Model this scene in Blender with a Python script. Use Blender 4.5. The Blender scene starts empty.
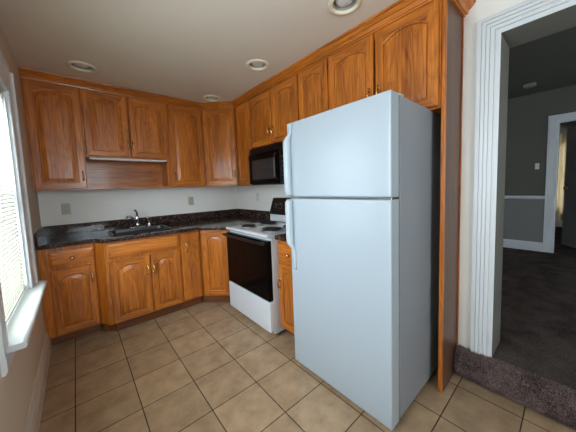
import bpy, bmesh, math, random
from mathutils import Vector, Matrix, noise

random.seed(7)
scene = bpy.context.scene
C = scene.collection
PI = math.pi

# ------------------------------------------------------------------ camera
FPX = 247.21
cam_data = bpy.data.cameras.new('camera')
cam = bpy.data.objects.new('camera', cam_data)
C.objects.link(cam)
cam_data.sensor_fit = 'HORIZONTAL'
cam_data.sensor_width = 36.0
cam_data.lens = FPX * 36.0 / 576.0
cam_data.shift_x = -(292.11 - 288.0) / 576.0
cam_data.shift_y = (206.81 - 216.0) / 576.0
cam_data.clip_start = 0.02
right = Vector((0.75093807, -0.65944739, -0.03494509))
down = Vector((-0.07779037, -0.03578604, -0.99632726))
fwd = Vector((0.65577487, 0.75089846, -0.07817175))
M = Matrix((right, -down, -fwd)).transposed().to_4x4()
M.translation = Vector((0.41175, -2.9394, 1.31675))
cam.matrix_world = M
scene.camera = cam

# ------------------------------------------------------------------ daylight
world = bpy.data.worlds.new('overcast_sky')
scene.world = world
world.use_nodes = True
bg = world.node_tree.nodes['Background']
bg.inputs[0].default_value = (0.80, 0.91, 1.0, 1)
bg.inputs[1].default_value = 20.0

def portal(name, loc, rot, sx, sy):
    l = bpy.data.lights.new(name, 'AREA')
    l.shape = 'RECTANGLE'; l.size = sx; l.size_y = sy
    l.cycles.is_portal = True
    o = bpy.data.objects.new(name, l)
    o.location = loc; o.rotation_euler = rot
    C.objects.link(o)
# portals guide the sky's light in through the window openings; they emit nothing themselves
portal('sky_portal_sink_window', (0.0, -0.99, 1.34), (0, -PI/2, 0), 1.26, 0.80)
portal('sky_portal_added_rear', (0.75, -4.79, 1.55), (PI/2, 0, 0), .9, 1.2)  # sky light through the added window behind the camera
portal('sky_portal_added_left', (0.0, -2.2, 1.45), (0, -PI/2, 0), 1.3, .6)  # sky light through the added left window, out of view
portal('sky_portal_far_room', (8.75, -2.85, 1.35), (0, PI/2, 0), 1.6, 0.9)

scene.view_settings.view_transform = 'Standard'
scene.view_settings.look = 'None'
scene.view_settings.gamma = 1.0
scene.view_settings.use_curve_mapping = False
scene.view_settings.exposure = 0.0
scene.cycles.use_denoising = True
scene.cycles.max_bounces = 10
scene.cycles.diffuse_bounces = 6
scene.cycles.transparent_max_bounces = 12
scene.cycles.sample_clamp_indirect = 6.0
scene.cycles.caustics_reflective = False
scene.cycles.caustics_refractive = False

# ------------------------------------------------------------------ materials
def srgb(r, g, b):
    f = lambda c: (c/255/12.92) if c/255 <= 0.04045 else ((c/255+0.055)/1.055)**2.4
    return (f(r), f(g), f(b), 1)

def mat(name, col, rough=0.5, metal=0.0, coat=0.0, spec=0.5, noise_scale=None, noise_amt=0.06, bump=0.0, bump_scale=200):
    m = bpy.data.materials.new(name); m.use_nodes = True
    nt = m.node_tree; b = nt.nodes['Principled BSDF']
    b.inputs['Base Color'].default_value = col
    b.inputs['Roughness'].default_value = rough
    b.inputs['Metallic'].default_value = metal
    b.inputs['Coat Weight'].default_value = coat
    b.inputs['Specular IOR Level'].default_value = spec
    tc = nt.nodes.new('ShaderNodeTexCoord')
    if noise_scale:
        n = nt.nodes.new('ShaderNodeTexNoise'); n.inputs['Scale'].default_value = noise_scale
        n.inputs['Detail'].default_value = 4
        nt.links.new(tc.outputs['Object'], n.inputs['Vector'])
        mx = nt.nodes.new('ShaderNodeMix'); mx.data_type = 'RGBA'
        mx.inputs['A'].default_value = tuple(c*(1-noise_amt) for c in col[:3])+(1,)
        mx.inputs['B'].default_value = tuple(min(1, c*(1+noise_amt)) for c in col[:3])+(1,)
        nt.links.new(n.outputs['Fac'], mx.inputs['Factor'])
        nt.links.new(mx.outputs['Result'], b.inputs['Base Color'])
    if bump:
        n2 = nt.nodes.new('ShaderNodeTexNoise'); n2.inputs['Scale'].default_value = bump_scale
        n2.inputs['Detail'].default_value = 3
        nt.links.new(tc.outputs['Object'], n2.inputs['Vector'])
        bp = nt.nodes.new('ShaderNodeBump'); bp.inputs['Strength'].default_value = bump
        bp.inputs['Distance'].default_value = 0.003
        nt.links.new(n2.outputs['Fac'], bp.inputs['Height'])
        nt.links.new(bp.outputs['Normal'], b.inputs['Normal'])
    return m

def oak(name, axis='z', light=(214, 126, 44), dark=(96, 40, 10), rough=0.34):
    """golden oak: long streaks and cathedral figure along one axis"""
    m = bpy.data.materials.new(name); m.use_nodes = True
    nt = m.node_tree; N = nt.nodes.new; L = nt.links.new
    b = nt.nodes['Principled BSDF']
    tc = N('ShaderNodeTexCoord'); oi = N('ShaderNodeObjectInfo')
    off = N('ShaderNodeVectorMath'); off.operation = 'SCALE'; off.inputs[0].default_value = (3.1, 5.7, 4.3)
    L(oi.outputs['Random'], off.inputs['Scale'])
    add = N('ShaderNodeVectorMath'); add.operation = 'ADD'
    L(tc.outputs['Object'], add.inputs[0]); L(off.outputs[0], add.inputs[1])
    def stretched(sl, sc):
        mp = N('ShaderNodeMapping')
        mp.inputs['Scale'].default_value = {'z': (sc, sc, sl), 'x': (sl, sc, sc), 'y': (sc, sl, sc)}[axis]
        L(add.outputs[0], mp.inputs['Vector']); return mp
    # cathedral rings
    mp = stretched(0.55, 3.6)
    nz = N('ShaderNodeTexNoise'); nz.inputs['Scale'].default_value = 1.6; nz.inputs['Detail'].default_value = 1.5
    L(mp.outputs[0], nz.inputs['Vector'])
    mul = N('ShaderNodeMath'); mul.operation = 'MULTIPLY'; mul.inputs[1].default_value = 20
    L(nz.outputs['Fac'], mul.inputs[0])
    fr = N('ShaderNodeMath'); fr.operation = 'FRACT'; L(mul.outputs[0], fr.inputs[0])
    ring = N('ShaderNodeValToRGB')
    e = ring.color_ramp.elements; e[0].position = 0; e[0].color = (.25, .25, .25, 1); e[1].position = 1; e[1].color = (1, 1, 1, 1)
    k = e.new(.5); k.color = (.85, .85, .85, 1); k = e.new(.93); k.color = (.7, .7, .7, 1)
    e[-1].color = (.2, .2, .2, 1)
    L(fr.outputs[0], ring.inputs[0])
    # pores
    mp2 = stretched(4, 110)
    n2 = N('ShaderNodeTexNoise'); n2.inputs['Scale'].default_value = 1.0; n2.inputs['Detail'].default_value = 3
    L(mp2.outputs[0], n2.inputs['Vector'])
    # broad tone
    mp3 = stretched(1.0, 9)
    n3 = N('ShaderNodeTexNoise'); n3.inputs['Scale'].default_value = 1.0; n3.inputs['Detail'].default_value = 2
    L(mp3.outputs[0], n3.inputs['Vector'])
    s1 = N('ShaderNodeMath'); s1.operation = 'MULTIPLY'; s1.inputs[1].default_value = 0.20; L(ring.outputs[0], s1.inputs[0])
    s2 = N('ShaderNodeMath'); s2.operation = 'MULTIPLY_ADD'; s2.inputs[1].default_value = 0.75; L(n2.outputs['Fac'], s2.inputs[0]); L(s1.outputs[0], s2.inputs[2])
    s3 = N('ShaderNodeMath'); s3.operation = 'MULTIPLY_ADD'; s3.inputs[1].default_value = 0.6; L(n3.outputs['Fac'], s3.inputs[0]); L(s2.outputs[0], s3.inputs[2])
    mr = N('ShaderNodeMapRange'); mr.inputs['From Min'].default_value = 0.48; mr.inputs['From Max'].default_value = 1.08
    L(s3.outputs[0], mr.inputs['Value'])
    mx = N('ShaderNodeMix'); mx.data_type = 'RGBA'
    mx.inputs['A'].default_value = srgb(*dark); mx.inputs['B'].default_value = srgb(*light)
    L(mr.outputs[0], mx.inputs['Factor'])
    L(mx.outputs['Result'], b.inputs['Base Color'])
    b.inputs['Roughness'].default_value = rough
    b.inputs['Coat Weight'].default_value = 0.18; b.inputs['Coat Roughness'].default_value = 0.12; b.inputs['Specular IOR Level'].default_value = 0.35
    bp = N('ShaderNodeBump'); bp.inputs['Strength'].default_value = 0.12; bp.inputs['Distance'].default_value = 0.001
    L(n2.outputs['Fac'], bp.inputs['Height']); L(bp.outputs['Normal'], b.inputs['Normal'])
    return m

T = 0.310643
def tile_mat():
    m = bpy.data.materials.new('ceramic_floor_tile'); m.use_nodes = True
    nt = m.node_tree; N = nt.nodes.new; L = nt.links.new
    b = nt.nodes['Principled BSDF']
    tc = N('ShaderNodeTexCoord')
    # shift by a whole number of tiles plus half the joint so the joint centres fall on multiples of T
    mp = N('ShaderNodeMapping'); mp.inputs['Location'].default_value = (40*T, 40*T, 0)
    L(tc.outputs['Object'], mp.inputs['Vector'])
    br = N('ShaderNodeTexBrick'); br.offset = 0; br.squash = 1
    br.inputs['Scale'].default_value = 1; br.inputs['Brick Width'].default_value = T; br.inputs['Row Height'].default_value = T
    br.inputs['Mortar Size'].default_value = 0.0032; br.inputs['Mortar Smooth'].default_value = 0.25
    br.inputs['Color1'].default_value = srgb(168, 143, 116); br.inputs['Color2'].default_value = srgb(154, 131, 106)
    br.inputs['Mortar'].default_value = srgb(58, 42, 32)
    L(mp.outputs[0], br.inputs['Vector'])
    n1 = N('ShaderNodeTexNoise'); n1.inputs['Scale'].default_value = 9; n1.inputs['Detail'].default_value = 6; n1.inputs['Roughness'].default_value = .62
    L(tc.outputs['Object'], n1.inputs['Vector'])
    cr = N('ShaderNodeValToRGB'); e = cr.color_ramp.elements
    e[0].position = .33; e[0].color = (.74, .69, .63, 1); e[1].position = .66; e[1].color = (1.12, 1.1, 1.06, 1)
    L(n1.outputs['Fac'], cr.inputs[0])
    mx = N('ShaderNodeMix'); mx.data_type = 'RGBA'; mx.blend_type = 'MULTIPLY'; mx.inputs['Factor'].default_value = 1
    L(br.outputs['Color'], mx.inputs['A']); L(cr.outputs[0], mx.inputs['B'])
    L(mx.outputs['Result'], b.inputs['Base Color'])
    ro = N('ShaderNodeMapRange'); ro.inputs['To Min'].default_value = .34; ro.inputs['To Max'].default_value = .85
    L(br.outputs['Fac'], ro.inputs['Value']); L(ro.outputs[0], b.inputs['Roughness'])
    inv = N('ShaderNodeMath'); inv.operation = 'SUBTRACT'; inv.inputs[0].default_value = 1; L(br.outputs['Fac'], inv.inputs[1])
    ad = N('ShaderNodeMath'); ad.operation = 'MULTIPLY_ADD'; ad.inputs[1].default_value = .12
    L(n1.outputs['Fac'], ad.inputs[0]); L(inv.outputs[0], ad.inputs[2])
    bp = N('ShaderNodeBump'); bp.inputs['Distance'].default_value = .003; bp.inputs['Strength'].default_value = .6
    L(ad.outputs[0], bp.inputs['Height']); L(bp.outputs['Normal'], b.inputs['Normal'])
    return m

def granite():
    m = bpy.data.materials.new('dark_speckled_granite'); m.use_nodes = True
    nt = m.node_tree; N = nt.nodes.new; L = nt.links.new
    b = nt.nodes['Principled BSDF']; tc = N('ShaderNodeTexCoord')
    v = N('ShaderNodeTexVoronoi'); v.inputs['Scale'].default_value = 110; L(tc.outputs['Object'], v.inputs['Vector'])
    n = N('ShaderNodeTexNoise'); n.inputs['Scale'].default_value = 60; n.inputs['Detail'].default_value = 5; L(tc.outputs['Object'], n.inputs['Vector'])
    cr = N('ShaderNodeValToRGB'); e = cr.color_ramp.elements
    e[0].position = .40; e[0].color = srgb(26, 20, 20); e[1].position = .72; e[1].color = srgb(96, 72, 64)
    k = e.new(.55); k.color = srgb(50, 37, 35)
    L(n.outputs['Fac'], cr.inputs[0])
    sp = N('ShaderNodeSeparateColor'); L(v.outputs['Color'], sp.inputs[0])
    c2 = N('ShaderNodeValToRGB'); e = c2.color_ramp.elements
    e[0].position = .84; e[0].color = (0, 0, 0, 1); e[1].position = .93; e[1].color = (1, 1, 1, 1)
    L(sp.outputs[0], c2.inputs[0])
    mx = N('ShaderNodeMix'); mx.data_type = 'RGBA'; mx.inputs['B'].default_value = srgb(120, 92, 80)
    L(c2.outputs[0], mx.inputs['Factor']); L(cr.outputs[0], mx.inputs['A'])
    L(mx.outputs['Result'], b.inputs['Base Color'])
    b.inputs['Roughness'].default_value = .12; b.inputs['Specular IOR Level'].default_value = .28
    return m

def carpet_mat(name, c1, c2):
    m = bpy.data.materials.new(name); m.use_nodes = True
    nt = m.node_tree; N = nt.nodes.new; L = nt.links.new
    b = nt.nodes['Principled BSDF']; tc = N('ShaderNodeTexCoord')
    n = N('ShaderNodeTexNoise'); n.inputs['Scale'].default_value = 150; n.inputs['Detail'].default_value = 4; L(tc.outputs['Object'], n.inputs['Vector'])
    n2 = N('ShaderNodeTexNoise'); n2.inputs['Scale'].default_value = 6; n2.inputs['Detail'].default_value = 3; L(tc.outputs['Object'], n2.inputs['Vector'])
    s = N('ShaderNodeMath'); s.operation = 'MULTIPLY_ADD'; s.inputs[1].default_value = .6; L(n2.outputs['Fac'], s.inputs[0]); L(n.outputs['Fac'], s.inputs[2])
    cr = N('ShaderNodeMapRange'); cr.inputs['From Min'].default_value = .6; cr.inputs['From Max'].default_value = 1.0; L(s.outputs[0], cr.inputs['Value'])
    mx = N('ShaderNodeMix'); mx.data_type = 'RGBA'; mx.inputs['A'].default_value = srgb(*c1); mx.inputs['B'].default_value = srgb(*c2)
    L(cr.outputs[0], mx.inputs['Factor']); L(mx.outputs['Result'], b.inputs['Base Color'])
    b.inputs['Roughness'].default_value = .95; b.inputs['Specular IOR Level'].default_value = .1
    bp = N('ShaderNodeBump'); bp.inputs['Distance'].default_value = .01; bp.inputs['Strength'].default_value = .9
    L(n.outputs['Fac'], bp.inputs['Height']); L(bp.outputs['Normal'], b.inputs['Normal'])
    return m

def glass_mat(name='window_glass'):
    m = bpy.data.materials.new(name); m.use_nodes = True
    nt = m.node_tree; nt.nodes.remove(nt.nodes['Principled BSDF'])
    out = nt.nodes['Material Output']
    t = nt.nodes.new('ShaderNodeBsdfTransparent'); t.inputs[0].default_value = (.95, .97, .97, 1)
    g = nt.nodes.new('ShaderNodeBsdfGlossy'); g.inputs['Roughness'].default_value = .02
    mx = nt.nodes.new('ShaderNodeMixShader'); mx.inputs[0].default_value = .06
    nt.links.new(t.outputs[0], mx.inputs[1]); nt.links.new(g.outputs[0], mx.inputs[2])
    nt.links.new(mx.outputs[0], out.inputs[0])
    return m

def translucent_mat(name, col, amt):
    m = bpy.data.materials.new(name); m.use_nodes = True
    nt = m.node_tree; b = nt.nodes['Principled BSDF']
    b.inputs['Base Color'].default_value = col; b.inputs['Roughness'].default_value = .5
    t = nt.nodes.new('ShaderNodeBsdfTranslucent'); t.inputs[0].default_value = col
    mx = nt.nodes.new('ShaderNodeMixShader'); mx.inputs[0].default_value = amt
    out = nt.nodes['Material Output']
    nt.links.new(b.outputs[0], mx.inputs[1]); nt.links.new(t.outputs[0], mx.inputs[2]); nt.links.new(mx.outputs[0], out.inputs[0])
    return m

OAK_V = oak('golden_oak_upright_grain', 'z')
OAK_H = oak('golden_oak_level_grain', 'x')
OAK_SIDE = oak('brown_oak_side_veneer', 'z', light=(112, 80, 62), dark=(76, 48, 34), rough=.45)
OAK_Y = oak('golden_oak_crown_grain', 'y')
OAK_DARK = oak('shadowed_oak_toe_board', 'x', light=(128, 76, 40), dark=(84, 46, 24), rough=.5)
CABINET_SHADOW = mat('cabinet_interior_dark', srgb(30, 20, 14), .8)
GRANITE = granite()
TILE = tile_mat()
WALL = mat('off_white_wall_paint', srgb(234, 231, 226), .75, noise_scale=3, noise_amt=.03, bump=.15, bump_scale=120)
WALL_WARM = mat('window_wall_paint', srgb(208, 192, 172), .75, noise_scale=3, noise_amt=.03, bump=.3, bump_scale=90)
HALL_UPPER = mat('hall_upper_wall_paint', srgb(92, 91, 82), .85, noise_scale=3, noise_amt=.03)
CEIL = mat('ceiling_paint', srgb(216, 205, 190), .85, noise_scale=2, noise_amt=.03, bump=.2, bump_scale=90)
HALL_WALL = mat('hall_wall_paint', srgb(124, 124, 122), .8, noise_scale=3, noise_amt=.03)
TRIM = mat('white_trim_paint', srgb(212, 215, 218), .4, noise_scale=6, noise_amt=.02)
SHADE_GREY = mat('shade_toned_grey', srgb(128, 126, 120), .6)
BASEB = mat('baseboard_paint', srgb(196, 184, 168), .55, noise_scale=8, noise_amt=.05)
FRIDGE = mat('white_fridge_enamel', srgb(164, 173, 181), .31, spec=.42, coat=.06, bump=.06, bump_scale=350)
FRIDGE_SHADED_SIDE = mat('textured_shaded_fridge_side', srgb(138, 142, 148), .45, bump=.12, bump_scale=300)  # white like the doors, the side's shade put into a darker grey
HANDLE_WHITE = mat('white_moulded_plastic', srgb(176, 186, 192), .35)
GASKET = mat('pale_door_gasket', srgb(206, 210, 212), .6)
GASKET_DARK = mat('grey_gap', srgb(62, 64, 68), .7)
ENAMEL = mat('white_range_enamel', srgb(205, 208, 213), .2, coat=.4)
BLACK_GLASS = mat('black_oven_glass', srgb(6, 6, 7), .12, spec=.10)
BLACK_PLASTIC = mat('black_plastic', srgb(16, 16, 18), .3)
BLACK_MATTE = mat('black_coil', srgb(20, 20, 21), .55)
MW_WINDOW = mat('microwave_window_mesh', srgb(40, 41, 44), .2)
CHROME = mat('chrome', (.75, .76, .78, 1), .12, 1.0)
STEEL = mat('drip_pan_steel', (.45, .45, .46, 1), .28, 1.0)
BRASS = mat('antique_brass', srgb(190, 150, 92), .25, .9)
PULL = mat('aged_brass_pull', srgb(196, 150, 92), .25, .85)
IVORY = mat('ivory_plastic', srgb(176, 172, 150), .4)
WHITE_PLATE = mat('white_plastic_plate', srgb(210, 210, 206), .4)
SLOT = mat('dark_slot', srgb(30, 28, 26), .7)
CREAM_RING = mat('cream_light_trim', srgb(226, 216, 190), .4)
BAFFLE = mat('grey_light_baffle', srgb(150, 144, 134), .5)
BULB = mat('frosted_bulb', srgb(214, 214, 214), .3)
PRINT = mat('white_print', srgb(205, 208, 210), .5)
BLIND = translucent_mat('blind_slat_vinyl', srgb(226, 224, 210), .05)
CORD = mat('blind_cord', srgb(190, 186, 172), .7)
GLASS = glass_mat()
CURTAIN = translucent_mat('white_curtain', srgb(226, 216, 196), .22)
CARPET_LIT = carpet_mat('lit_brown_grey_carpet_pile', (58, 45, 43), (172, 148, 144))  # same carpet as the hall, colour lightened because the step is lit
SINK_M = mat('black_composite_sink', srgb(26, 26, 28), .28)
LIGHT_BLOCK = mat('light_block_grey', srgb(180, 178, 172), .8)  # only covers the unseen light-blocking slab

# ------------------------------------------------------------------ mesh helpers
def new_bm(): return bmesh.new()

def obj(name, bm, m, parent=None, smooth=False, bevel=0.0, seg=2):
    me = bpy.data.meshes.new(name)
    bmesh.ops.recalc_face_normals(bm, faces=bm.faces[:])
    bm.to_mesh(me); bm.free()
    ms = m if isinstance(m, (list, tuple)) else [m]
    for x in ms: me.materials.append(x)
    o = bpy.data.objects.new(name, me); C.objects.link(o)
    if parent is not None: o.parent = parent
    if smooth:
        for p in me.polygons: p.use_smooth = True
    if bevel:
        b = o.modifiers.new('bevel', 'BEVEL'); b.width = bevel; b.segments = seg
        b.limit_method = 'ANGLE'; b.angle_limit = math.radians(40)
        for p in me.polygons: p.use_smooth = True
        w = o.modifiers.new('wn', 'WEIGHTED_NORMAL'); w.keep_sharp = False
    return o

def box(bm, x0, x1, y0, y1, z0, z1):
    x0, x1 = sorted((x0, x1)); y0, y1 = sorted((y0, y1)); z0, z1 = sorted((z0, z1))
    v = [bm.verts.new(p) for p in ((x0,y0,z0),(x1,y0,z0),(x1,y1,z0),(x0,y1,z0),(x0,y0,z1),(x1,y0,z1),(x1,y1,z1),(x0,y1,z1))]
    for f in ((0,3,2,1),(4,5,6,7),(0,1,5,4),(1,2,6,5),(2,3,7,6),(3,0,4,7)): bm.faces.new([v[i] for i in f])
    return v

def prism(bm, pts, z0, z1):
    a = [bm.verts.new((x, y, z0)) for x, y in pts]; b = [bm.verts.new((x, y, z1)) for x, y in pts]
    n = len(pts)
    bm.faces.new(a); bm.faces.new(b)
    for i in range(n): bm.faces.new((a[i], a[(i+1)%n], b[(i+1)%n], b[i]))

def extrude_profile_x(bm, prof, x0, x1):
    """prof: list of (y,z)"""
    a = [bm.verts.new((x0, y, z)) for y, z in prof]; b = [bm.verts.new((x1, y, z)) for y, z in prof]
    n = len(prof); bm.faces.new(a); bm.faces.new(b)
    for i in range(n): bm.faces.new((a[i], a[(i+1)%n], b[(i+1)%n], b[i]))

def extrude_profile_y(bm, prof, y0, y1):
    """prof: list of (x,z)"""
    a = [bm.verts.new((x, y0, z)) for x, z in prof]; b = [bm.verts.new((x, y1, z)) for x, z in prof]
    n = len(prof); bm.faces.new(a); bm.faces.new(b)
    for i in range(n): bm.faces.new((a[i], a[(i+1)%n], b[(i+1)%n], b[i]))

def lathe(bm, prof, n=32, origin=(0,0,0), axis='z'):
    """prof: list of (r, h); closed on axis when r = 0"""
    o = Vector(origin); rings = []
    def P(r, h, a):
        c, s = r*math.cos(a), r*math.sin(a)
        if axis == 'z': return o + Vector((c, s, h))
        if axis == 'y': return o + Vector((c, h, s))
        return o + Vector((h, c, s))
    for r, h in prof:
        if r < 1e-6: rings.append([bm.verts.new(P(0, h, 0))])
        else: rings.append([bm.verts.new(P(r, h, 2*PI*i/n)) for i in range(n)])
    for A, B in zip(rings, rings[1:]):
        if len(A) == 1 and len(B) == 1: continue
        for i in range(n):
            j = (i+1) % n
            if len(A) == 1: bm.faces.new((A[0], B[i], B[j]))
            elif len(B) == 1: bm.faces.new((A[i], A[j], B[0]))
            else: bm.faces.new((A[i], A[j], B[j], B[i]))

def tube(bm, pts, r, n=12, cap=True):
    pts = [Vector(p) for p in pts]; rs = r if isinstance(r, (list, tuple)) else [r]*len(pts)
    rings = []; up = None
    for i, p in enumerate(pts):
        d = (pts[min(i+1, len(pts)-1)] - pts[max(i-1, 0)]).normalized()
        if up is None:
            up = Vector((0,0,1)) if abs(d.z) < .9 else Vector((1,0,0))
        s = d.cross(up).normalized(); u = s.cross(d).normalized(); up = u
        rings.append([bm.verts.new(p + (s*math.cos(2*PI*k/n) + u*math.sin(2*PI*k/n))*rs[i]) for k in range(n)])
    for A, B in zip(rings, rings[1:]):
        for k in range(n): bm.faces.new((A[k], A[(k+1)%n], B[(k+1)%n], B[k]))
    if cap: bm.faces.new(rings[0]); bm.faces.new(rings[-1])

def smooth_path(pts, n=8):
    pts = [Vector(p) for p in pts]; out = []
    P = [pts[0]] + pts + [pts[-1]]
    for i in range(1, len(P)-2):
        for k in range(n):
            t = k/n; a, b, c, d = P[i-1], P[i], P[i+1], P[i+2]
            out.append(.5*((2*b) + (c-a)*t + (2*a-5*b+4*c-d)*t*t + (3*b-a-3*c+d)*t**3))
    out.append(pts[-1]); return out

def loops(bm, L, cap_first=True, cap_last=True):
    R = [[bm.verts.new(p) for p in l] for l in L]; n = len(L[0]); fs = []
    for A, B in zip(R, R[1:]):
        for i in range(n): fs.append(bm.faces.new((A[i], A[(i+1)%n], B[(i+1)%n], B[i])))
    if cap_first: fs.append(bm.faces.new(R[0]))
    if cap_last: fs.append(bm.faces.new(R[-1]))
    return fs

def rounded_rect(x0, x1, z0, z1, r, n=5):
    out = []
    for cx, cz, a0 in ((x1-r, z0+r, -PI/2), (x1-r, z1-r, 0), (x0+r, z1-r, PI/2), (x0+r, z0+r, PI)):
        for k in range(n+1):
            a = a0 + PI/2*k/n; out.append((cx + r*math.cos(a), cz + r*math.sin(a)))
    return out

def holed_slab(bm, outer, holes, z0, z1):
    """flat slab with holes: bottom at z0, top at z1"""
    edges = []
    for lp in [outer] + holes:
        vs = [bm.verts.new((x, y, z0)) for x, y in lp]
        edges += [bm.edges.new((vs[i], vs[(i+1) % len(vs)])) for i in range(len(vs))]
    r = bmesh.ops.triangle_fill(bm, use_beauty=True, edges=edges, use_dissolve=False)
    fs = [g for g in r['geom'] if isinstance(g, bmesh.types.BMFace)]
    e = bmesh.ops.extrude_face_region(bm, geom=fs)
    vs = [g for g in e['geom'] if isinstance(g, bmesh.types.BMVert)]
    bmesh.ops.translate(bm, verts=vs, vec=(0, 0, z1-z0))

def thing(name, label, cat, loc=(0,0,0), rotz=0.0, group=None):
    o = bpy.data.objects.new(name, None); C.objects.link(o)
    o.empty_display_size = .1
    o.location = loc; o.rotation_euler = (0, 0, rotz)
    o['label'] = label; o['category'] = cat
    if group: o['group'] = group
    return o

def tag(o, label, cat, group=None, kind=None):
    o['label'] = label; o['category'] = cat
    if group: o['group'] = group
    if kind: o['kind'] = kind
    return o

def struct(name, bm, m, parent=None, bevel=0.0):
    o = obj(name, bm, m, parent, bevel=bevel)
    if parent is None: o['kind'] = 'structure'
    return o

def sbox(name, dims, m, parent=None, bevel=0.0):
    bm = new_bm(); box(bm, *dims); return struct(name, bm, m, parent, bevel)

def pbox(name, dims, m, parent, bevel=0.0):
    bm = new_bm(); box(bm, *dims); return obj(name, bm, m, parent, bevel=bevel)

# ------------------------------------------------------------------ key planes
XL, XR, YB, YF, ZC = 0.135, 2.336, 0.553, -4.70, 2.413
HZ = 0.175            # height of the carpeted hall's sub-floor
WT = 0.265             # wall thickness

# ------------------------------------------------------------------ floor, ceiling, walls
sbox('floor', (XL-.2, XR, YF-.2, YB+.2, -.08, 0.0), TILE)

LIGHTS = [(.543, -.115), (1.722, -1.04), (1.73, -.047), (1.723, -1.985)]
LR = .072
bm = new_bm()
holed_slab(bm, [(XL-.2, YF-.2), (XR+.02, YF-.2), (XR+.02, YB+.2), (XL-.2, YB+.2)],
           [[(cx + LR*math.cos(2*PI*k/32), cy + LR*math.sin(2*PI*k/32)) for k in range(32)] for cx, cy in LIGHTS], ZC, ZC+.02)
struct('ceiling', bm, CEIL)
sbox('light_block_slab', (XL-.2, XR+.02, YF-.2, YB+.2, ZC+.20, ZC+.26), LIGHT_BLOCK)  # unseen slab added above the lamp recesses to block sky light

sbox('wall_back', (XL-.2, XR+.2, YB, YB+.18, -.08, ZC+.2), WALL)

def wall_with_openings_x(name, x0, x1, ya, yb, z0, z1, openings, m):
    """wall whose faces lie at constant x; openings = [(y0,y1,z0,z1)] along y"""
    bm = new_bm(); y = ya
    for (o0, o1, q0, q1) in sorted(openings):
        box(bm, x0, x1, y, o0, z0, z1)
        if q0 > z0: box(bm, x0, x1, o0, o1, z0, q0)
        if q1 < z1: box(bm, x0, x1, o0, o1, q1, z1)
        y = o1
    box(bm, x0, x1, y, yb, z0, z1)
    bmesh.ops.remove_doubles(bm, verts=bm.verts[:], dist=1e-5)
    return struct(name, bm, m)

WY0, WY1, WZ0, WZ1 = -1.395, -.595, .70, 1.975       # window by the sink
wall_with_openings_x('wall_left', XL-.18, XL, YF, YB, -.08, ZC+.2,
                     [(WY0, WY1, WZ0, WZ1), (-2.5, -1.90, .8, 2.1)], WALL_WARM)
DY0, DY1, DZ1 = -3.47, -2.628, 2.165                  # doorway to the hall
wall_with_openings_x('wall_right', XR, XR+WT, YF, YB, -.08, 2.62, [(DY0-.027, DY1+.027, HZ-.01, DZ1+.027)], WALL)
bm = new_bm()
box(bm, XL-.2, .3, YF-.18, YF, -.08, ZC+.2); box(bm, 1.2, XR+.2, YF-.18, YF, -.08, ZC+.2)
box(bm, .3, 1.2, YF-.18, YF, -.08, .95); box(bm, .3, 1.2, YF-.18, YF, 2.15, ZC+.2)
struct('wall_front', bm, WALL)

# baseboard of the window wall: tall with a moulded top
bm = new_bm()
prof = [(XL, 0), (XL+.022, 0), (XL+.022, .115), (XL+.018, .125), (XL+.016, .14), (XL+.009, .152), (XL+.006, .165), (XL, .168)]
extrude_profile_y(bm, prof, YF+.01, .03)
struct('baseboard_left', bm, BASEB)

# unseen window added to bring in daylight, a plain framed pair of panes
def added_window(name, axis, a0, a1, z0, z1, p):
    bm = new_bm()
    w = .05
    def b(u0, u1, q0, q1, t0, t1):
        if axis == 'x': box(bm, p+t0, p+t1, u0, u1, q0, q1)
        else: box(bm, u0, u1, p+t0, p+t1, q0, q1)
    b(a0, a1, z0, z0+w, -.12, -.06); b(a0, a1, z1-w, z1, -.12, -.06)
    b(a0, a0+w, z0+w, z1-w, -.12, -.06); b(a1-w, a1, z0+w, z1-w, -.12, -.06)
    b(a0+w, a1-w, (z0+z1)/2-.02, (z0+z1)/2+.02, -.12, -.06)
    o = struct(name, bm, TRIM)
    g = new_bm()
    if axis == 'x': box(g, p-.095, p-.089, a0+w, a1-w, z0+w, z1-w)
    else: box(g, a0+w, a1-w, p-.095, p-.089, z0+w, z1-w)
    obj('glass', g, GLASS, o)
added_window('added_window_rear', 'y', .3, 1.2, .95, 2.15, YF)  # added behind the camera for its light
added_window('added_window_left', 'x', -2.5, -1.90, .8, 2.1, XL)  # added on the left wall, out of view, for its light

# ------------------------------------------------------------------ window by the sink
win = new_bm()
# jamb liner
t = .018
box(win, XL-.17, XL, WY0, WY0+t, WZ0, WZ1); box(win, XL-.17, XL, WY1-t, WY1, WZ0, WZ1)
box(win, XL-.17, XL, WY0+t, WY1-t, WZ1-t, WZ1)
wobj = struct('window_1', win, TRIM)
def casing_profile_boxes(bm, y0, y1, z0, z1, x=XL):
    box(bm, x, x+.020, y0, y1, z0, z1)
for nm, y0, y1, ow in (('casing', WY1, WY1+.155, 1), ('casing', WY0-.155, WY0, -1)):
    bm = new_bm()
    # stepped, moulded section: flat board, bead and raised back band
    ins, out = (y0, y1) if ow == 1 else (y1, y0)
    pr = [(0, ins), (.016, ins), (.020, ins+ow*.008), (.020, ins+ow*.10), (.024, ins+ow*.106), (.024, ins+ow*.118), (.032, ins+ow*.124), (.032, out), (0, out)]
    a = [bm.verts.new((XL+x, y, WZ0+.012)) for x, y in pr]; b = [bm.verts.new((XL+x, y, WZ1+.155)) for x, y in pr]
    bm.faces.new(a); bm.faces.new(b)
    for i in range(len(pr)): bm.faces.new((a[i], a[(i+1)%len(pr)], b[(i+1)%len(pr)], b[i]))
    obj(nm, bm, TRIM, wobj)
bm = new_bm()
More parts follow.
